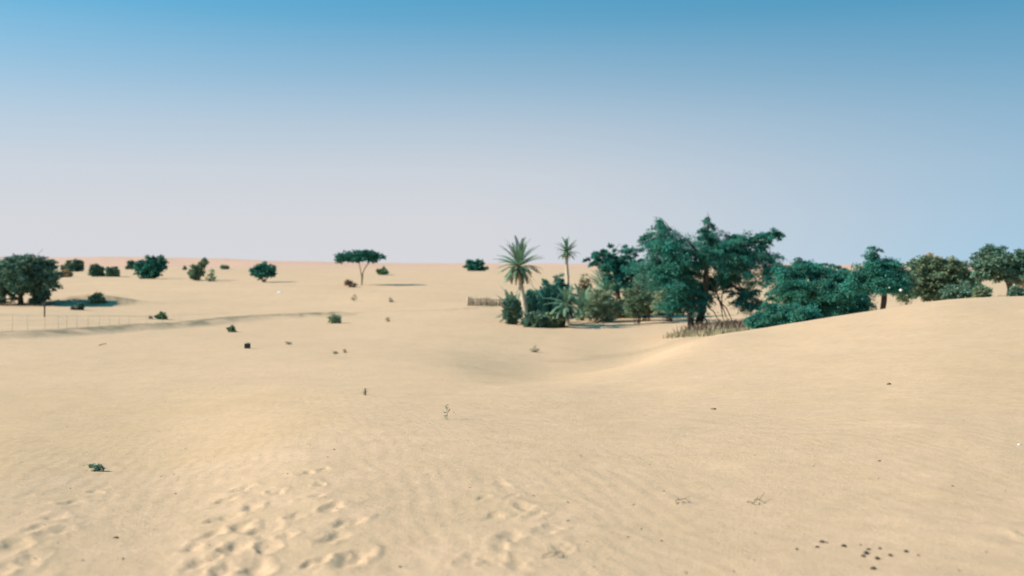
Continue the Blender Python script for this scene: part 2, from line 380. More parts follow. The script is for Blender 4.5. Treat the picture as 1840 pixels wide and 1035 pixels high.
gold = np.clip(gold * (.75 + .5 * fbm(X * .5, Y * .5, 3, 82)), 0, 1) * (np.abs(A) < R(60)); tone[:-1, 2] = gold.ravel()
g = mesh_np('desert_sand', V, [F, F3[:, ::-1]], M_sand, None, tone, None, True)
me = g.data
if me.polygons[len(me.polygons) // 2].normal.z < 0: me.flip_normals()
tag(g, kind='structure')

# ------------------------------------------------------------------ foliage
def leaves(lobes, n, leaf, width=.24, droop=.3, clump=.34, per=60, core=.42, tonevar=.2, spread=.8, flat=.45, tuft=0):
    """leaf-sized faces gathered in sprays through the volume of the crown's lobes"""
    lb = np.array(lobes, float); w = (lb[:, 3] * lb[:, 4] * lb[:, 5]) ** .72; w /= w.sum()
    nc_ = max(6, n // per)
    li = rng.choice(len(lb), nc_, p=w); lo = lb[li]
    d = rng.normal(size=(nc_, 3)); d /= np.linalg.norm(d, axis=1)[:, None]
    rad = np.maximum(rng.random(nc_) ** core, .15) * (1 + .09 * rng.normal(size=nc_))
    C = lo[:, :3] + d * lo[:, 3:] * rad[:, None]
    ct = 1 + tonevar * rng.normal(size=nc_); hue = rng.normal(size=nc_)
    k = rng.integers(0, nc_, n); csz = (lo[:, 3:].min(axis=1) ** .75) * clump * (.55 + .9 * rng.random(nc_)) + .02; cs = csz[k]
    axis = d + rng.normal(size=(nc_, 3)) * .5; axis[:, 2] = axis[:, 2] * .5 - droop * .35
    axis /= np.linalg.norm(axis, axis=1)[:, None]
    # every spray is a flattened tuft, longer along its twig, its rim hanging over
    q_ = rng.normal(size=(n, 3)); q_ /= np.linalg.norm(q_, axis=1)[:, None]; q_ *= (rng.random(n) ** .45)[:, None]
    al = (rng.random(n) - .35) * 1.7
    off = q_ * (.8, .8, .8 * flat) + axis[k] * (al * .95)[:, None]
    rad2 = (off[:, :2] ** 2).sum(1)
    P = C[k] + off * cs[:, None] ; P[:, 2] -= (.10 + .38 * droop) * cs * rad2
    P += rng.normal(size=(n, 3)) * (.05 * cs)[:, None]
    D = axis[k] * .8 + rng.normal(size=(n, 3)) * spread; D[:, 2] -= droop
    D /= np.linalg.norm(D, axis=1)[:, None]
    S = np.cross(D, rng.normal(size=(n, 3))); S /= np.linalg.norm(S, axis=1)[:, None]
    Ln = leaf * (.55 + .9 * rng.random(n)); W = Ln * width * (.7 + .6 * rng.random(n))
    v = np.stack([P, P + D * (Ln * .45)[:, None] + S * W[:, None], P + D * Ln[:, None], P + D * (Ln * .5)[:, None] - S * W[:, None]], 1).reshape(-1, 3)
    t = np.clip(ct[k] * (1 + .08 * rng.normal(size=n)), .35, 1.9)
    tc_ = np.stack([t * (1 + .16 * hue[k]), t, t * (1 - .05 * hue[k])], 1)
    return v, np.arange(n * 4).reshape(n, 4), np.repeat(np.clip(tc_, .1, 2.2), 4, axis=0)
def foliage(name, lobes, n, leaf, mat, parent, minz=None, **kw):
    v, f, t = leaves(lobes, n, leaf, **kw)
    if minz is not None: v[:, 2] = np.where(v[:, 2] < minz, minz + (minz - v[:, 2]) * .3, v[:, 2])
    return mesh_np(name, v, f, mat, parent, t)
def P2(base, px, py, dy=0):
    """offset, in metres, of a photographed point from the thing's base, standing dy metres nearer or farther"""
    D = base.y + dy
    return Vector(((px - 920) / FPX * D - base.x, dy, (HOR - py) / FPX * D + EYE - base.z))
def lobes_px(base, L_):
    out = []
    for l in L_:
        px, py, rx, ry = l[:4]; dy = l[4] if len(l) > 4 else random.uniform(-.45, .45) * rx / FPX * base.y
        c_ = P2(base, px, py, dy); s = (base.y + dy) / FPX
        out.append((c_.x, c_.y, c_.z, rx * s, rx * s * (l[5] if len(l) > 5 else .95), ry * s))
    return out
def tree(name, label, base, L_, n, mat, trunks, bark, leafpx=3.2, tr=.16, limbs=True, group=None, cat='tree', **kw):
    """trunks: list of pixel polylines from the ground up; limbs run from trunk tops into the lobes"""
    root = empty(name, base, label, cat, group)
    lb = lobes_px(base, L_); g = Geo(); tops = []
    for t in trunks:
        pts = [P2(base, q[0], q[1], q[2] if len(q) > 2 else 0) for q in t]
        pts[0].z = h1(base.x + pts[0].x, base.y + pts[0].y) - base.z - .15
        fine_ = []
        for a, b in zip(pts[:-1], pts[1:]):
            for i in range(3): fine_.append(a.lerp(b, i / 3) + Vector((random.uniform(-1, 1), random.uniform(-1, 1), 0)) * tr * .35 * (1 if i else 0))
        fine_.append(pts[-1]); m = len(fine_)
        g.tube(fine_, [tr * (1.25 - .6 * i / m) * (1.25 if i == 0 else 1) for i in range(m)], 8, .1); tops.append((fine_[-1], fine_[m // 2]))
    if limbs:
        for l in lb:
            c_ = Vector(l[:3]); t = min(tops, key=lambda q: (q[0] - c_).length)
            a = t[0] if (t[0] - c_).length > .2 else t[1]
            g.tube(bend(a, a.lerp(c_, .72), .05, 5), [tr * .36 * (1 - .15 * i) for i in range(6)], 6)
            for k in range(4):
                e_ = c_ + Vector([random.gauss(0, .5) * l[3], random.gauss(0, .5) * l[4], abs(random.gauss(0, .55)) * l[5]])
                g.tube(bend(a.lerp(c_, random.uniform(.5, .9)), e_, .04, 4), [tr * .15 * (1 - .18 * i) for i in range(5)], 5)
    g.build('trunk', bark, root)
    foliage('crown', lb, n, base.y / 910 * leafpx, mat, root, **kw)
    return root, lb
def autolobes(x0, x1, top, bot, k=5, rag=.3):
    W = (x1 - x0) / 2; Hh = bot - top; cx = (x0 + x1) / 2; out = []
    for i in range(k):
        u = -1 + 2 * (i + .5) / k + random.uniform(-.12, .12); rx = W * random.uniform(.34, .5) * (1 - .2 * abs(u))
        x = cx + u * (W - rx * .9); hh = Hh * (1 - .38 * u * u) * random.uniform(1 - rag, 1)
        ry = hh * .5; out.append((x, bot - ry * 1.0, rx, ry))
    out.append((cx, bot - Hh * .45, W * .62, Hh * .42))
    return out
def shrub(name, label, x0, x1, top, bot, mat, n=2600, k=5, d=None, group=None, cat='shrub', leafpx=2.0, rag=.3, stem=True, lobes=None, bark=None, **kw):
    cx = (x0 + x1) / 2; base = on(cx, d) if d else at(cx, bot)
    root = empty(name, base, label, cat, group)
    lb = lobes_px(base, lobes or autolobes(x0, x1, top, bot, k, rag))
    if stem:
        g = Geo(); W = (x1 - x0) / FPX * base.y
        for l in lb:
            for j in range(3):
                a = Vector((random.uniform(-.12, .12) * W, random.uniform(-.12, .12) * W, -.1))
                e_ = Vector(l[:3]) + Vector((random.gauss(0, .4) * l[3], random.gauss(0, .4) * l[4], abs(random.gauss(.2, .4)) * l[5]))
                g.tube(bend(a, e_, .03, 4), [W * .006 * (1 - .18 * i) + .003 for i in range(5)], 5)
        g.build('stems', bark or M_bark, root)
    kw.setdefault('droop', .15); n = int(n * 1.5)
    foliage('foliage', lb, n, base.y / 910 * leafpx, mat, root, minz=-.08, **kw)
    return root, base

# ================================================================== big ghaf tree
B = on(1245, 58)
ghaf_lobes = [(1187,398,11,11),(1188,415,21,16),(1170,428,16,10),(1198,436,30,20),(1180,452,26,20),(1185,478,36,22),(1212,460,30,24),(1205,505,36,20),(1194,500,24,12),(1232,532,34,22),(1215,545,26,14),
  (1252,452,26,24),(1274,388,9,10),(1270,402,13,10),(1262,416,10,8),(1278,428,20,10),(1300,436,34,16),(1300,460,40,26),(1335,438,30,18),(1345,460,36,22),(1325,486,36,14),(1300,500,12,12),(1352,502,14,16),(1362,434,18,10),(1384,424,20,9),(1396,419,9,6),
  (1378,468,17,24),(1385,490,13,12),(1342,540,28,14),(1350,520,14,14),(1255,515,30,22,1.5),(1240,480,28,20,1.6),(1300,500,22,14,1.0),(1322,520,16,14,.6),(1275,530,16,16,1.3),(1248,548,20,10)]
root, lb = tree('ghaf_tree', 'tallest spreading dark green tree with ragged spiky top and black trunk behind the dune crest', B,
   ghaf_lobes, 130000, M_ghaf, [[(1241,604),(1241,578),(1236,545),(1228,505)],[(1248,602,.4),(1262,562,.4),(1268,515),(1272,470)]], M_bark, 1.9, .21, droop=.6, clump=.6, per=170, width=.2, core=.36, flat=.36)
g = Geo()
for (a, b, s) in (((1306,586),(1272,505),.06),((1312,580),(1285,520),-.05),((1318,585),(1290,535),.1),((1300,592),(1262,540),.08),((1282,596),(1262,560),-.1),((1265,590),(1255,560),.05),((1345,560),(1325,500),.04),((1296,560),(1300,500),.04)):
    dy = random.uniform(-.5, .9); g.tube(bend(P2(B, a[0], a[1], dy), P2(B, b[0], b[1], 0), s, 6, .03), [.018 + .006 * i for i in range(7)], 6)
g.build('drooping_branches', M_bark, root)
# ---- other trees and shrubs of the grove
tree('spreading_tree', 'flat topped dark green tree between the small palm and the tallest tree', on(1108, 84), [(1075,456,22,9),(1100,450,28,9),(1130,453,24,12),(1062,464,10,6),(1110,470,36,14),(1085,474,24,10),(1135,480,26,16),(1105,490,24,12),(1145,500,24,18),(1125,510,24,14)],
     26000, M_ghaf, [[(1112,562),(1110,520),(1108,480)]], M_bark, 2.0, .2, droop=.4, per=170, clump=.5, flat=.32)
shrub('tamarisk_bush', 'tall grey green feathery bush left of the tallest tree with pale twiggy base', 1042, 1124, 512, 578, M_grey, 13000, 7, leafpx=2.2, width=.16, droop=.25)
shrub('tamarisk_bush', 'grey green bush tucked under the left side of the tallest tree', 1118, 1172, 505, 562, M_olive, 9000, 5, d=76, width=.18)
shrub('tamarisk_bush', 'wide pale green bush behind the trunk of the tallest tree', 1165, 1238, 510, 562, M_grey, 8000, 6, d=78, width=.18)
shrub('tamarisk_bush', 'green bush filling the gap below the flat topped tree right of the broad palm', 1128, 1196, 494, 560, M_round, 12000, 7, d=80, width=.18)
shrub('tamarisk_bush', 'low pale bush right of the tall grey green feathery bush', 1100, 1152, 528, 571, M_grey, 9000, 6, leafpx=2.2, width=.18, rag=.2)
shrub('tamarisk_bush', 'low spreading olive bush reaching left from the foot of the tallest tree', 1148, 1222, 524, 566, M_grey, 11000, 7, leafpx=2.2, width=.18, rag=.2)
shrub('dry_bush', 'yellowish thin bush standing behind the two palms', 1036, 1066, 478, 560, M_dry, 4200, 5, d=86, rag=.45, width=.14)
shrub('dark_bush', 'dense dark green bush between the tall palm and the small palm', 962, 1036, 487, 572, M_ghaf, 15000, 7, d=86, rag=.25, leafpx=2.3)
shrub('leafy_bush', 'rounded green bush at the left foot of the tall palm', 904, 934, 522, 583, M_round, 7500, 5, leafpx=2.3)
shrub('leafy_bush', 'dark green bush behind the trunk of the tall palm', 932, 978, 515, 575, M_ghaf, 8000, 5, d=79)
shrub('leafy_bush', 'low green bush directly in front of the tall palm trunk', 938, 985, 556, 588, M_round, 6500, 5, leafpx=2.2)
shrub('leafy_bush', 'low grey green bush in front of the small dark palm', 966, 1026, 562, 588, M_olive, 7500, 6, leafpx=2.2)
shrub('small_bush', 'sparse light bush right of the small dark palm on shaded sand', 1034, 1056, 545, 576, M_grey, 1500, 4, rag=.5, width=.12)
# ---- the right-hand thicket on the dune crest
shrub('thicket_bush', 'wide dense dark green bush on the dune crest right of the tallest tree', 1385, 1562, 470, 582, M_ghaf, 85000, d=46, leafpx=1.9, width=.2, droop=.6, clump=.5, per=230, flat=.36,
      lobes=[(1410,485,24,12),(1440,484,36,14),(1470,490,42,18),(1500,490,34,14),(1400,505,22,16),(1430,515,44,22),(1480,520,48,24),(1525,515,32,26),(1455,548,52,22),(1510,545,46,24),(1545,535,20,22),(1480,562,48,16),(1395,530,14,10),(1440,478,18,8),(1530,555,24,14)])
shrub('thicket_bush', 'low spreading dark green bush hanging over the left edge of the dune crest', 1342, 1462, 545, 594, M_ghaf, 42000, d=38, leafpx=2.0, width=.2, droop=.6, per=200, clump=.55, flat=.36,
      lobes=[(1370,572,26,10),(1395,566,30,14),(1425,560,34,14),(1400,580,38,10),(1440,572,30,12),(1358,575,16,7),(1385,553,16,7)])
tree('knobbed_tree', 'small dark green tree with a knobby top shoot and dark leaning trunk on the crest', on(1588, 40), [(1568,450,11,9),(1565,464,8,9),(1551,459,6,3),(1567,478,12,9),(1592,481,26,17),(1572,478,14,14),(1548,492,18,16),(1575,500,34,18),(1604,492,16,14),(1612,508,20,9),(1545,512,24,12),(1590,512,24,10),(1625,520,8,4)],
     32000, M_ghaf, [[(1587,544),(1589,528),(1593,512),(1585,492)]], M_bark, 2.0, .11, droop=.5, per=90, clump=.55, flat=.36)
M_yg = leafmat('yellow_green_leaf', (0.12, 0.19, 0.11))
r_, b_ = shrub('thorn_tree', 'broad yellow green tree with a withered orange patch at its top', 1635, 1745, 460, 540, M_yg, 34000, d=58, cat='tree', leafpx=2.3,
      lobes=[(1655,478,20,15),(1672,476,22,15),(1700,480,24,16),(1722,490,20,20),(1665,500,34,20),(1700,505,38,22),(1735,510,16,18),(1680,522,44,14),(1645,505,20,20)])
foliage('withered_foliage', lobes_px(b_, [(1672,468,14,9),(1668,474,12,8),(1680,472,9,8)]), 1500, b_.y/910*3, M_orange, r_, droop=.1)['label'] = 'withered orange top of the crown'
shrub('thorn_bush', 'pale yellow green bush left of the tree with the orange patch', 1606, 1652, 482, 538, M_olive, 6500, 5, d=50, rag=.35, width=.2)
shrub('thorn_bush', 'low dark bush below the right side of the orange topped tree', 1692, 1752, 508, 540, M_round, 6000, 5, d=46)
tree('broad_tree', 'large grey green tree cut by the right edge of the photo', on(1822, 50), [(1784,455,22,16),(1772,470,22,18),(1795,475,26,18),(1820,466,22,14),(1840,472,28,20),(1765,490,18,12),(1800,492,30,12),(1840,494,34,12),(1870,480,28,24),(1895,495,24,14)],
     34000, M_round, [[(1816,534),(1816,520),(1812,500),(1810,485)],[(1850,534,.6),(1852,505,.6)]], M_bark, 2.3, .16)
shrub('small_bush', 'small blue green bush beside the trunk at the right edge', 1812, 1842, 512, 535, M_round, 2500, 4, d=37)
shrub('small_bush', 'small grey green bush at the left foot of the large right edge tree', 1748, 1782, 512, 536, M_olive, 2800, 4, d=38)
shrub('small_bush', 'pale yellow bush behind the trunk at the far right edge', 1828, 1862, 504, 530, M_dry, 1500, 3, d=62)
shrub('thorn_bush', 'dark bush filling the gap between the orange topped tree and the right edge tree', 1738, 1772, 500, 536, M_ghaf, 3500, 4, d=60)
# ---- left side
tree('round_tree', 'large round crowned dark green tree at the left edge on two trunks', at(42, 548), [(20,480,28,20),(50,474,28,19),(78,482,22,18),(0,495,26,22),(40,498,36,22),(90,497,19,20),(70,508,28,18),(30,515,30,12),(5,512,22,12),(85,512,16,12),(62,520,18,9),(72,533,16,10),(12,530,16,9),(-5,540,14,7),(-20,500,20,20)],
     48000, M_round, [[(37,548),(37,532),(40,512)],[(64,547,.5),(64,530,.5),(70,510,.5)]], M_bark, 2.2, .28, droop=.1)
shrub('dry_bush', 'brown twiggy undergrowth beneath the round tree at the left edge', 54, 76, 534, 548, M_brown, 1200, 3, d=None, rag=.4)
shrub('shaded_bush', 'low olive bush at the end of the long shadow right of the round tree', 160, 190, 526, 544, M_olive, 2600, 4)
shrub('shaded_bush', 'small dark green bush in front of the shadow of the round tree', 138, 149, 543, 557, M_round, 900, 3)
shrub('shaded_bush', 'tiny brown bush just left of the small dark bush below the shadow', 130, 137, 549, 557, M_brown, 250, 2)
shrub('distant_bush', 'dark green bush just right behind the round tree at the left', 128, 151, 464, 488, M_round, 2600, 4)
shrub('distant_bush', 'paler green bush left of the dark one behind the round tree', 111, 133, 468, 488, M_olive, 2000, 4)
shrub('distant_bush', 'pale olive scrub low at the right side of the round tree', 102, 132, 484, 498, M_dry, 1500, 4)
shrub('distant_bush', 'left half of the wide low pair of dark bushes', 158, 188, 475, 497, M_round, 3400, 4, rag=.12)
shrub('distant_bush', 'right half of the wide low pair of dark bushes', 188, 216, 477, 497, M_round, 3200, 4, rag=.12)
shrub('distant_bush', 'small bush touching the left side of the tall lobed bush', 227, 245, 468, 484, M_round, 1300, 3)
shrub('lobed_bush', 'tall dark lobed bush on the slope with an overhanging right side', 243, 300, 460, 501, M_ghaf, 8000, cat='tree',
      lobes=[(258,475,13,13),(278,472,14,12),(290,477,10,10),(262,490,16,10),(272,482,16,14),(268,494,14,6)])
shrub('distant_bush', 'green bush with a pale taller shoot left of the thin pale tree', 340, 368, 470, 504, M_olive, 2800, lobes=[(352,490,12,12),(358,482,9,11),(366,472,6,6),(347,495,8,8)])
shrub('thin_tree', 'thin pale scraggly tree right of the green bush', 369, 391, 481, 506, M_grey, 700, 4, rag=.3, width=.12)
shrub('distant_bush', 'tiny dull bush high on the slope right of the thin pale tree', 397, 410, 475, 484, M_olive, 500, 3)
shrub('distant_bush', 'tiny speck of bush between the tall lobed bush and the thin pale tree', 327, 334, 478, 485, M_olive, 200, 2)
b_ = at(475, 507)
tree('round_tree', 'small round dark green tree on a fan of pale stems left of the umbrella tree', b_, [(472,480,14,9),(484,484,10,9),(461,486,9,8),(474,489,16,8),(488,491,6,7),(465,492,10,5)], 9000, M_ghaf,
     [[(475,507),(471,499),(466,492)],[(475,507),(476,498),(476,490)],[(475,507),(480,500),(485,492)],[(474,507),(468,498),(462,490)]], M_barkp, 1.9, .10)
b_ = at(650, 512)
tree('umbrella_tree', 'umbrella shaped tree with a flat wide crown on a forked pale trunk', b_, [(648,457,30,5,0,.8),(625,461,20,4.5),(672,461,18,5),(648,463,32,5,0,.8),(612,469,9,3),(636,467,14,3.5),(665,467,14,4),(610,462,8,3),(684,462,8,3),(655,454,20,3)], 12000, M_ghaf,
     [[(650,512),(650,498),(648,485),(645,470)],[(650,500),(652,490),(657,480),(664,470)]], M_barkp, 1.8, .085, droop=.0, per=18, clump=.5, flat=.3)
shrub('dry_bush', 'dead brown bush at the left foot of the umbrella tree', 621, 641, 503, 516, M_brown, 1500, 3, width=.1, lobes=[(627,508,6,4),(634,511,6,3)])
shrub('distant_bush', 'small green bush behind and right of the umbrella tree', 676, 700, 482, 494, M_green, 1700, 4)
shrub('distant_bush', 'dark spreading bush on the skyline left of the tall palm', 836, 876, 464, 487, M_ghaf, 3400, lobes=[(848,475,11,9),(860,472,8,6),(856,481,14,5),(869,483,8,3)])
shrub('small_bush', 'small bright green bush just above the dark bank on the left', 281, 299, 562, 574, M_green, 1500, 3)
shrub('small_bush', 'tiny dark dry bush just below the dark bank', 410, 422, 585, 597, M_olive, 800, 3)
shrub('small_bush', 'pale grey bush alone on open sand below the umbrella tree', 590, 613, 564, 581, M_grey, 2000, 4, width=.12, rag=.4)
shrub('small_bush', 'tiny brown tuft just left of the bright green bush', 267, 273, 567, 573, M_brown, 180, 2)
shrub('grass_tuft', 'low dry tuft on sand below the grove of palms', 948, 970, 622, 633, M_dry, 350, 3, width=.06, cat='grass tuft', rag=.5)
shrub('grass_tuft', 'small brown tuft on open sand right of the black container', 515, 524, 612, 619, M_dry, 120, 2, cat='grass tuft', width=.08)
shrub('grass_tuft', 'leftmost of two faint tufts below the pale grey bush', 597, 606, 630, 636, M_dry, 110, 2, cat='grass tuft', width=.08)
shrub('grass_tuft', 'rightmost of two faint tufts below the pale grey bush', 616, 623, 628, 634, M_dry, 90, 2, cat='grass tuft', width=.08)
shrub('grass_tuft', 'thin dry tuft on the bare sand left of the sprouting seedling', 652, 660, 692, 710, M_dry, 90, 2, cat='grass tuft', width=.08)
shrub('grass_tuft', 'faint dry tuft on the slope below the umbrella tree', 633, 640, 530, 541, M_dry, 120, 2, cat='grass tuft', width=.08)
shrub('grass_tuft', 'faint dry tuft on the slope right of the dead brown bush', 700, 708, 532, 543, M_dry, 120, 2, cat='grass tuft', width=.08)
shrub('grass_tuft', 'faint dry tuft midway between the pale grey bush and the palms', 694, 700, 568, 578, M_dry, 100, 2, cat='grass tuft', width=.08)
shrub('seedling', 'dark leafy seedling on the near left dune shoulder', 167, 180, 837, 847, M_round, 160, 3, leafpx=2.4, cat='seedling', stem=False)
shrub('seedling', 'smaller faint seedling up left of the dark leafy one', 159, 167, 832, 841, M_olive, 60, 2, leafpx=2.2, cat='seedling', stem=False)
b_ = at(803, 754); g = Geo()
rt = empty('sprout', b_, 'single upright thin green sprout on bare sand in the middle', 'sprout')
g.tube([(0, 0, -.03), (.004, 0, .09), (-.004, 0, .17)], [.004, .003, .0015], 5); g.build('stem', M_stick, rt)
foliage('leaves', [(0, 0, .085, .010, .010, .085)], 50, .026, M_olive, rt, width=.2, droop=-.2, per=8)

# ================================================================== palms
def frond_mesh(name, Lf, incl, curve, mat, nl=44, lw=.028, ll=.42, seed=0):
    """a pinnate frond: arching midrib with two rows of narrow leaflets, built along +X"""
    r = np.random.default_rng(seed); g = Geo()
    m = 12; pts = []; p = Vector((0, 0, 0)); a = incl
    for i in range(m + 1):
        pts.append(p.copy()); p = p + Vector((math.cos(a), 0, math.sin(a))) * (Lf / m); a -= curve / m * (1 + .7 * i / m)
    g.tube(pts, [.03 * (1 - .85 * i / m) for i in range(m + 1)], 4)
    V_ = [tuple(v) for v in g.v]; F4 = list(g.f4); F3 = list(g.f3)
    for j in range(nl):
        t = .12 + .88 * j / (nl - 1); fi = t * m; i = min(int(fi), m - 1); q = pts[i].lerp(pts[i + 1], fi - i)
        T = (pts[i + 1] - pts[i]).normalized(); U = Vector((0, 1, 0)); W = T.cross(U) * -1
        ln = ll * Lf / 3 * (math.sin(math.pi * min(1, t * .82 + .14)) ** .7 + .12)
        for s in (-1, 1):
            d = (T * (.75 + .25 * r.random()) + U * s * (.9 + .2 * r.random()) + W * (-.15 + .65 * r.random()) * -1 * .5 + Vector((0, 0, -.18)) + T * t * .6).normalized()
            side = d.cross(W).normalized() * lw
            b = len(V_); mid = q + d * ln * .5 ; tip = q + d * ln + Vector((0, 0, -.12 * ln))
            V_ += [tuple(q), tuple(mid + side + W * .01), tuple(tip), tuple(mid - side)]
            F4.append((b, b + 1, b + 2, b + 3))
    fs = [np.array(F4), np.array(F3)]
    n = len(V_); tn = np.ones((n, 3)) * (1 + .12 * r.normal())
    return mesh_np(name, np.array(V_), fs, mat, None, tn)
def palm(name, label, base, crown, trunk_pts, tr, nf, Lf, mats, lo=-60, hi=82, skirt=True, seed=0, lw=.03, group=None):
    root = empty(name, base, label, 'palm tree', group); rnd = random.Random(seed)
    if trunk_pts:
        g = Geo(); pts = [P2(base, *q) for q in trunk_pts]; pts[0].z -= .25; f_ = []
        for a, b in zip(pts[:-1], pts[1:]):
            for i in range(10): f_.append(a.lerp(b, i / 10))
        f_.append(pts[-1]); m = len(f_)
        g.tube(f_, [tr * (1.12 if i % 2 else .93) * (1.15 - .3 * i / m) for i in range(m)], 10, .08)
        g.build('trunk', M_palmb if mats[0] is M_palm else M_bark, root)
    c_ = P2(base, *crown)
    protos = []
    K = 9
    for k in range(K):
        inc = R(hi + (lo - hi) * (k / (K - 1)) ** .85)
        mt = mats[0] if k < 7 else mats[1]
        o = frond_mesh('frond', Lf * (1.0 if k < 4 else 1.0 - .07 * (k - 3)), inc, R(26 + 14 * (k > 3)), mt, 44, lw, .40, seed * 100 + k)
        protos.append(o)
    used = set()
    for i in range(nf):
        k = min(K - 1, int(K * ((i + .5) / nf) ** .9)); pr = protos[k]
        if k in used: o = pr.copy(); col.objects.link(o)
        else: o = pr; used.add(k)
        o.parent = root; o.location = c_ + Vector((0, 0, -.05 * k * Lf / 3))
        o.rotation_euler = (rnd.uniform(-.1, .1), rnd.uniform(-.16, .16), i * 2.39996 + rnd.uniform(-.2, .2)); s = rnd.uniform(.85, 1.1); o.scale = (s, s, s)
    for k, pr in enumerate(protos):
        if k not in used: bpy.data.objects.remove(pr)
    return root
pb = on(947, 73)
palm('date_palm', 'tall date palm with a full green crown and a leaning pale trunk', pb, (933, 476), [(947, 578), (942, 545), (937, 520), (934, 484)], .20, 68, 2.3, (M_palm, M_palmdry), -36, 82, seed=3, lw=.026)
pb = on(1019, 92)
palm('date_palm', 'small crowned palm with a bare pale trunk behind the dark bush', pb, (1019, 452), [(1019, 560), (1020, 500), (1018, 475), (1019, 454)], .17, 50, 1.5, (M_palm, M_palmdry), -22, 84, seed=4, lw=.024)
pb = on(1020, 70.8)
palm('young_palm', 'short dark palm with drooping fronds on a black stump trunk', pb, (1018, 545), [(1020, 580), (1020, 562), (1018, 546)], .16, 44, 1.75, (M_palm, M_palmd), -40, 70, seed=5, lw=.024)
pb = on(1088, 86)
palm('young_palm', 'broad palm with upright fronds below the flat topped tree', pb, (1090, 525), [(1090, 560), (1090, 526)], .2, 40, 3.0, (M_palm, M_palmd), -15, 86, seed=6, lw=.036)
pb = on(985, 74.5)
palm('young_palm', 'stemless young palm spraying up behind the short dark palm', pb, (985, 572), None, .2, 30, 3.0, (M_palmd, M_palm), 10, 86, seed=8, lw=.036)
pb = on(962, 75.5)
palm('young_palm', 'stemless young palm just right of the tall pale trunk', pb, (962, 570), None, .2, 30, 2.1, (M_palmd, M_palm), 0, 86, seed=11, lw=.03)
pb = on(1046, 78)
palm('young_palm', 'stemless young palm between the short dark palm and the grey green bush', pb, (1046, 556), None, .2, 24, 2.2, (M_palm, M_palmd), 5, 86, seed=12, lw=.03)
pb = on(922, 77)
palm('young_palm', 'stemless young palm sprouting left of the tall palm trunk', pb, (922, 562), None, .2, 26, 2.4, (M_palm, M_palmd), 5, 86, seed=9, lw=.036)

# ================================================================== dry grass, ground cover (nobody could count it)
def grass(name, label, spots, n, mat, hgt, cat='dry grass'):
    P = np.array([tuple(s[0]) for s in spots]); W = np.array([s[1] for s in spots])
    k = rng.integers(0, len(P), n); xy = P[k, :2] + rng.normal(size=(n, 2)) * W[k][:, None]
    z = height(xy[:, 0], xy[:, 1]) - .02; B_ = np.column_stack([xy, z])
    d = rng.normal(size=(n, 3)) * .45; d[:, 2] = 1; d /= np.linalg.norm(d, axis=1)[:, None]
    h = hgt * (.3 + .9 * rng.random(n)); s = np.cross(d, rng.normal(size=(n, 3))); s /= np.linalg.norm(s, axis=1)[:, None]
    w = (h * .07 + .012)[:, None]
    v = np.stack([B_ - s * w, B_ + s * w, B_ + d * h[:, None]], 1).reshape(-1, 3)
    t = np.repeat(np.clip(1 + .25 * rng.normal(size=n), .4, 1.8), 3)[:, None] * np.ones(3)
    o = mesh_np(name, v, np.arange(n * 3).reshape(n, 3), mat, None, t); return tag(o, label, cat, None, 'stuff')
sp = [(on(px, d), w) for px, d, w in [(1232,57,.5),(1250,56,.6),(1270,55.5,.7),(1290,55,.8),(1310,54,.9),(1330,54,.9),(1350,56,.8),(1310,60,1.2),(1350,62,1.3),(1380,62,1.2)]]
grass('dry_grass', 'dry straw coloured grass and twigs around the foot of the tallest tree', sp, 7000, M_dry, .4)
sp = [(on(px, d), w) for px, d, w in [(1282,57,.9),(1303,58,1.2),(1315,58,.7),(1330,58,.7),(1345,59,.8),(1270,58,.5),(1362,56,.8)]]
grass('dead_brush', 'dark dead brush in the hollow behind the dune crest', sp, 4500, M_brown, .8, 'dead brush')
sp = [(on(px, d), w) for px, d, w in [(1600,44,.8),(1630,46,.9),(1655,46,.9),(1570,42,.5),(1700,44,.8),(1790,42,.9),(1830,44,.9),(1770,46,.8)]]
grass('dry_grass', 'straw coloured grass under the trees along the right crest', sp, 1800, M_dry, .3)
sp = []
for a, b in zip(P1[:-1], P1[1:]):
    for i in range(14):
        if random.random() < .75: q = a.lerp(b, random.random()); sp.append((q, .3 + .5 * random.random()))
grass('ground_cover', 'low dark scrub growing along the bank across the left plain', sp, 16000, M_brown, .2, 'scrub')
sp = [(at(px, py), .5) for px, py in [(0,548),(20,549),(50,549),(75,549),(10,545),(90,547)]]
grass('ground_cover', 'dead leaves and stubble under the round tree at the left edge', sp, 1500, M_brown, .3, 'scrub')

# ================================================================== fences
fr = empty('wire_fence', at(0, 602), 'faint wire fence of thin posts standing along the dark bank at the left', 'fence')
O = fr.location.copy(); tops = []
for i, px in enumerate([-60, -32, -5, 22, 50, 80, 105, 120, 138, 158, 178, 197, 214, 232, 262, 292, 322]):
    t = (px + 60) / 400; py = 604 - 16 * t; q = at(px, py); hh = (HOR - (HOR + (566 - HOR) + 2 * t)) / FPX * q.y + EYE - q.z
    lean = Vector((random.uniform(-.05, .05), random.uniform(-.05, .05), 0))
    g = Geo(); g.tube([(0, 0, -.2), (0, 0, 0), lean * .5 + Vector((0, 0, hh * .5)), lean + Vector((0, 0, hh))], [.013, .013, .012, .010], 6)
    g.build('post', M_post, fr, q - O); tops.append((q - O, hh, lean))
for k in range(4):
    g = Geo(); pts = []
    for a, b in zip(tops[:-1], tops[1:]):
        A_ = a[0] + (a[2] + Vector((0, 0, a[1]))) * (.97 - .24 * k); B2 = b[0] + (b[2] + Vector((0, 0, b[1]))) * (.97 - .24 * k)
        for i in range(4): pts.append(A_.lerp(B2, i / 4) - Vector((0, 0, .03 * math.sin(math.pi * i / 4))))
    g.tube(pts, [.0035] * len(pts), 4); g.build('wire', M_wire, fr)
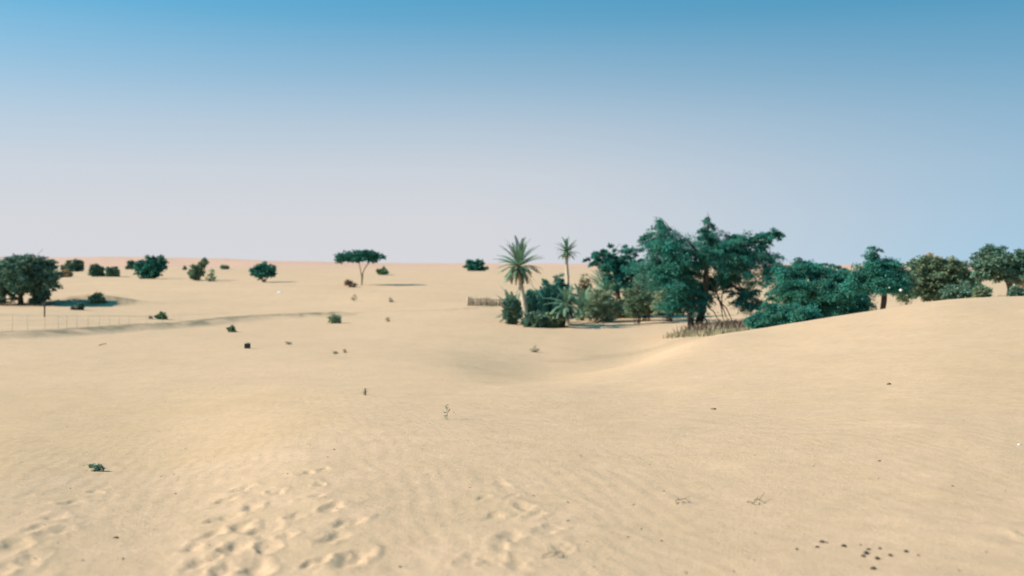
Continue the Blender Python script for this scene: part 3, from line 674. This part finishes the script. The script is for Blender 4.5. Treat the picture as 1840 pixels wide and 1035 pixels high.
q = at(80, 570); g = Geo(); g.tube([(0, 0, -.2), (0, 0, .7), (.05, 0, 1.35)], [.06, .055, .045], 8, .1); g.tube([(0, 0, .8), (-.25, .1, 1.2)], [.05, .03], 6)
tag(g.build('wooden_stake', M_bark, None, q), 'dark wooden stake standing upright below the round tree at the left', 'stake')
# low stockade of dried palm ribs left of the grove
fb = on(870, 101); fr = empty('stockade', fb, 'low brown fence of dry palm stalks running left from the palms', 'fence')
x0, x1 = (841 - 870) / FPX * 101, (912 - 870) / FPX * 101
g = Geo(); g2 = Geo()
for i in range(110):
    x = x0 + (x1 - x0) * (i + random.uniform(-.3, .3)) / 110; y = .25 * math.sin(x * 1.1); zb = h1(fb.x + x, fb.y + y) - fb.z
    h = random.uniform(.55, 1.05) * (1.0 if i < 60 else .8); g.tube([(x, y, zb - .1), (x + random.uniform(-.1, .1), y + random.uniform(-.08, .08), zb + h)], [.03, .018], 4)
tag(g.build('stakes', M_reed, fr), kind='stuff')
for zz in (.35, .72):
    g2.tube([(x0 + (x1 - x0) * i / 12, .25 * math.sin((x0 + (x1 - x0) * i / 12) * 1.1) - .05, h1(fb.x + x0 + (x1 - x0) * i / 12, fb.y) - fb.z + zz) for i in range(13)], [.028] * 13, 5)
g2.build('rail', M_stick, fr)
g = Geo(); g.tube([(x0, 0, -.2), (x0, 0, 1.0)], [.13, .12], 8); g.build('end_post', M_round if False else M_post, fr)

# ================================================================== black container, litter, dung, twigs
def bevel_obj(o, w, seg=3):
    m = o.modifiers.new('bevel', 'BEVEL'); m.width = w; m.segments = seg; m.limit_method = 'ANGLE'; return o
cb = at(444.5, 626); rt = empty('jerrycan', cb, 'small black plastic container standing alone on open sand', 'container')
rt.rotation_euler.z = R(18)
s = cb.y / FPX
g = Geo(); g.box((0, 0, 4.2 * s), 10.5 * s, 7 * s, 8.6 * s); bevel_obj(g.build('body', M_black, rt, sm=False), .6 * s)
g = Geo(); g.tube([(-2.6*s, 0, 8.3*s), (-2.4*s, 0, 10*s), (1.4*s, 0, 10*s), (1.8*s, 0, 8.3*s)], [.5*s]*4, 8); g.build('handle', M_black, rt)
g = Geo(); g.tube([(3.6*s, 0, 8.4*s), (3.6*s, 0, 9.6*s)], [1.1*s, 1.1*s], 12); g.build('cap', M_black, rt)
def lump(name, mat, loc, sx, sy, sz, label, cat, rot=0, rough=.18, seed=0, group=None, parent=None, sub=2):
    import bmesh
    bm = bmesh.new(); bmesh.ops.create_icosphere(bm, subdivisions=sub, radius=1)
    rr_ = random.Random(seed); ph = [rr_.uniform(0, 6) for _ in range(6)]
    for v in bm.verts:
        c_ = v.co; k = 1 + rough * (math.sin(c_.x * 3 + ph[0]) * math.sin(c_.y * 2.6 + ph[1]) + .6 * math.sin(c_.z * 5 + ph[2] + c_.x * 4)) 
        v.co = Vector((c_.x * sx * k, c_.y * sy * k, c_.z * sz * k))
    me_ = bpy.data.meshes.new(name); bm.to_mesh(me_); bm.free(); me_.materials.append(mat)
    for p in me_.polygons: p.use_smooth = True
    o = bpy.data.objects.new(name, me_); col.objects.link(o); o.location = loc + Vector((0, 0, sz * .35)); o.rotation_euler = (rr_.uniform(-.2, .2), rr_.uniform(-.2, .2), rot)
    return tag(o, label, cat, group)
lump('plastic_bag', M_white, P2(Vector((0,0,0)), 1619, 522, 38.2) , .075, .06, .05, 'bright white scrap caught on twigs right of the knobby topped tree', 'litter', seed=2)
lump('plastic_bag', M_white, P2(Vector((0,0,0)), 1598, 517, 38.0) , .022, .02, .02, 'tiny white fleck among branches of the knobby topped tree', 'litter', seed=3)
q = at(503, 526); lump('pale_scrap', M_white, q, .38, .2, .10, 'small white scrap lying on the slope below the small round tree', 'litter', seed=4)
q = at(178, 647); lump('pale_scrap', M_white, q, .035, .03, .02, 'tiny white fleck on the sand below the dark bank at the left', 'litter', seed=5)
q = at(1831, 800); lump('pale_scrap', M_white, q, .013, .01, .008, 'tiny white fleck on near sand at the far right edge', 'litter', seed=6)
dung = [(1432,988,.8,'leftmost dung pellet of the scatter on the lower right sand'),(1477,975,1.2,'topmost dark dung pellet of the lower right scatter'),(1468,984,1.0,'pellet just below left of the topmost dung pellet'),
 (1516,983,1.35,'large dung pellet between the left pair and the dark cluster'),(1546,980,.6,'faint small pellet above the dark cluster of dung'),(1561,989,1.0,'upper right pellet of the dark cluster of three'),(1556.5,996,1.4,'middle and darkest pellet of the dark cluster of three'),
 (1551,1001,1.1,'lower left pellet of the dark cluster of three'),(1581,987,.9,'flat pale brown pellet up right of the dark cluster'),(1576.5,1005,1.3,'elongated dung pellet right of and below the dark cluster'),
 (1600,1000,1.1,'dung pellet midway between the elongated one and the right pair'),(1628,993,1.2,'dark dung pellet second from the right end of the scatter'),(1650,999,.7,'faint rightmost dung pellet of the scatter'),(1569,1023,1.35,'lowest dung pellet of the scatter near the bottom edge')]
for i, (px, py, s, lab) in enumerate(dung):
    q = at(px, py); k = .0102 * s
    lump('dung_pellet', M_dung, q, k * 1.25, k * .95, k * .85, lab, 'dung pellet', random.uniform(-1.2, 1.2), .12, 20 + i, 'dung pellets scattered on the lower right sand')
q = at(207, 967); lump('reddish_stone', M_pebr, q, .020, .014, .008, 'small flat reddish stone on the lower left sand', 'stone', .2, .15, 50)
for i, (px, py, s, lab) in enumerate([(1282,736,.035,'small dark chip on the dune face below the thicket'),(1597,691,.045,'small dark chip high on the right dune face'),(718,1019,.011,'small dark chip near the bottom edge right of the footprints'),
     (1128,965,.010,'dark chip on near sand right of the middle footprints'),(1188,973,.010,'dark chip right of the other one beyond the middle footprints'),(1020,904,.011,'dark chip on sand beyond the middle footprints'),
     (1580,829,.016,'dark chip on the right dune slope among pale streaks'),(1712,874,.013,'dark chip on the shaded far right slope'),(600,808,.014,'pale brown chip at the crest above the footprints')]):
    q = at(px, py); lump('wood_chip', M_stick, q, s, s * .6, s * .5, lab, 'chip', random.uniform(-1, 1), .2, 60 + i)
def twig(px0, px1, py, lab, r_=.0035, seed=0):
    rd = random.Random(seed); a = at(px0, py + 3); b = at(px1, py); g = Geo(); n = 8; pts = []
    for i in range(n + 1):
        p = a.lerp(b, i / n); x, y = p.x, p.y + rd.uniform(-.03, .03) * 1.2
        pts.append(Vector((x - a.x, y - a.y, h1(x, y) - a.z + .008 + .018 * math.sin(3 * i / n))))
    g.tube(pts, [r_ * (1 - .07 * i) for i in range(n + 1)], 5)
    for j in (3, 5, 6): g.tube([pts[j], pts[j] + Vector((rd.uniform(-.04, .06), rd.uniform(-.1, .1), rd.uniform(.01, .04)))], [r_ * .7, r_ * .4], 4)
    tag(g.build('dry_twig', M_stick, None, a), lab, 'twig')
twig(1213, 1236, 902, 'short dry twig lying on near sand left of the longer twig', .0035, 1)
twig(1344, 1372, 904, 'dry twig with side shoots on near sand in the lower right', .004, 2)
twig(973, 1010, 1000, 'thin curved twig on the sand near the bottom centre', .003, 3)
twig(178, 190, 618, 'pale stick poking out of the plain below the dark bank', .02, 4)

# wind-blown plant crumbs over the near sand
n_ = 900; dd_ = 4.6 * np.exp(rng.random(n_) * 1.9); aa_ = (rng.random(n_) - .5) * 1.35
px_, py_ = dd_ * np.tan(aa_), dd_; zz_ = height(px_, py_) + .004
sz_ = .004 + .012 * rng.random(n_) ** 3; th_ = rng.random(n_) * 6.28; lx, ly = np.cos(th_) * sz_, np.sin(th_) * sz_
C_ = np.column_stack([px_, py_, zz_]); e1 = np.column_stack([lx, ly, sz_ * .3]); e2 = np.column_stack([-ly * .35, lx * .35, sz_ * .35])
vv = np.stack([C_ - e1, C_ + e2, C_ + e1, C_ - e2 * .6], 1).reshape(-1, 3)
o = mesh_np('plant_litter', vv, np.arange(n_ * 4).reshape(n_, 4), M_brown, None, np.full((n_ * 4, 3), .8))
tag(o, 'tiny brown plant crumbs blown thinly over the near sand', 'litter', None, 'stuff')
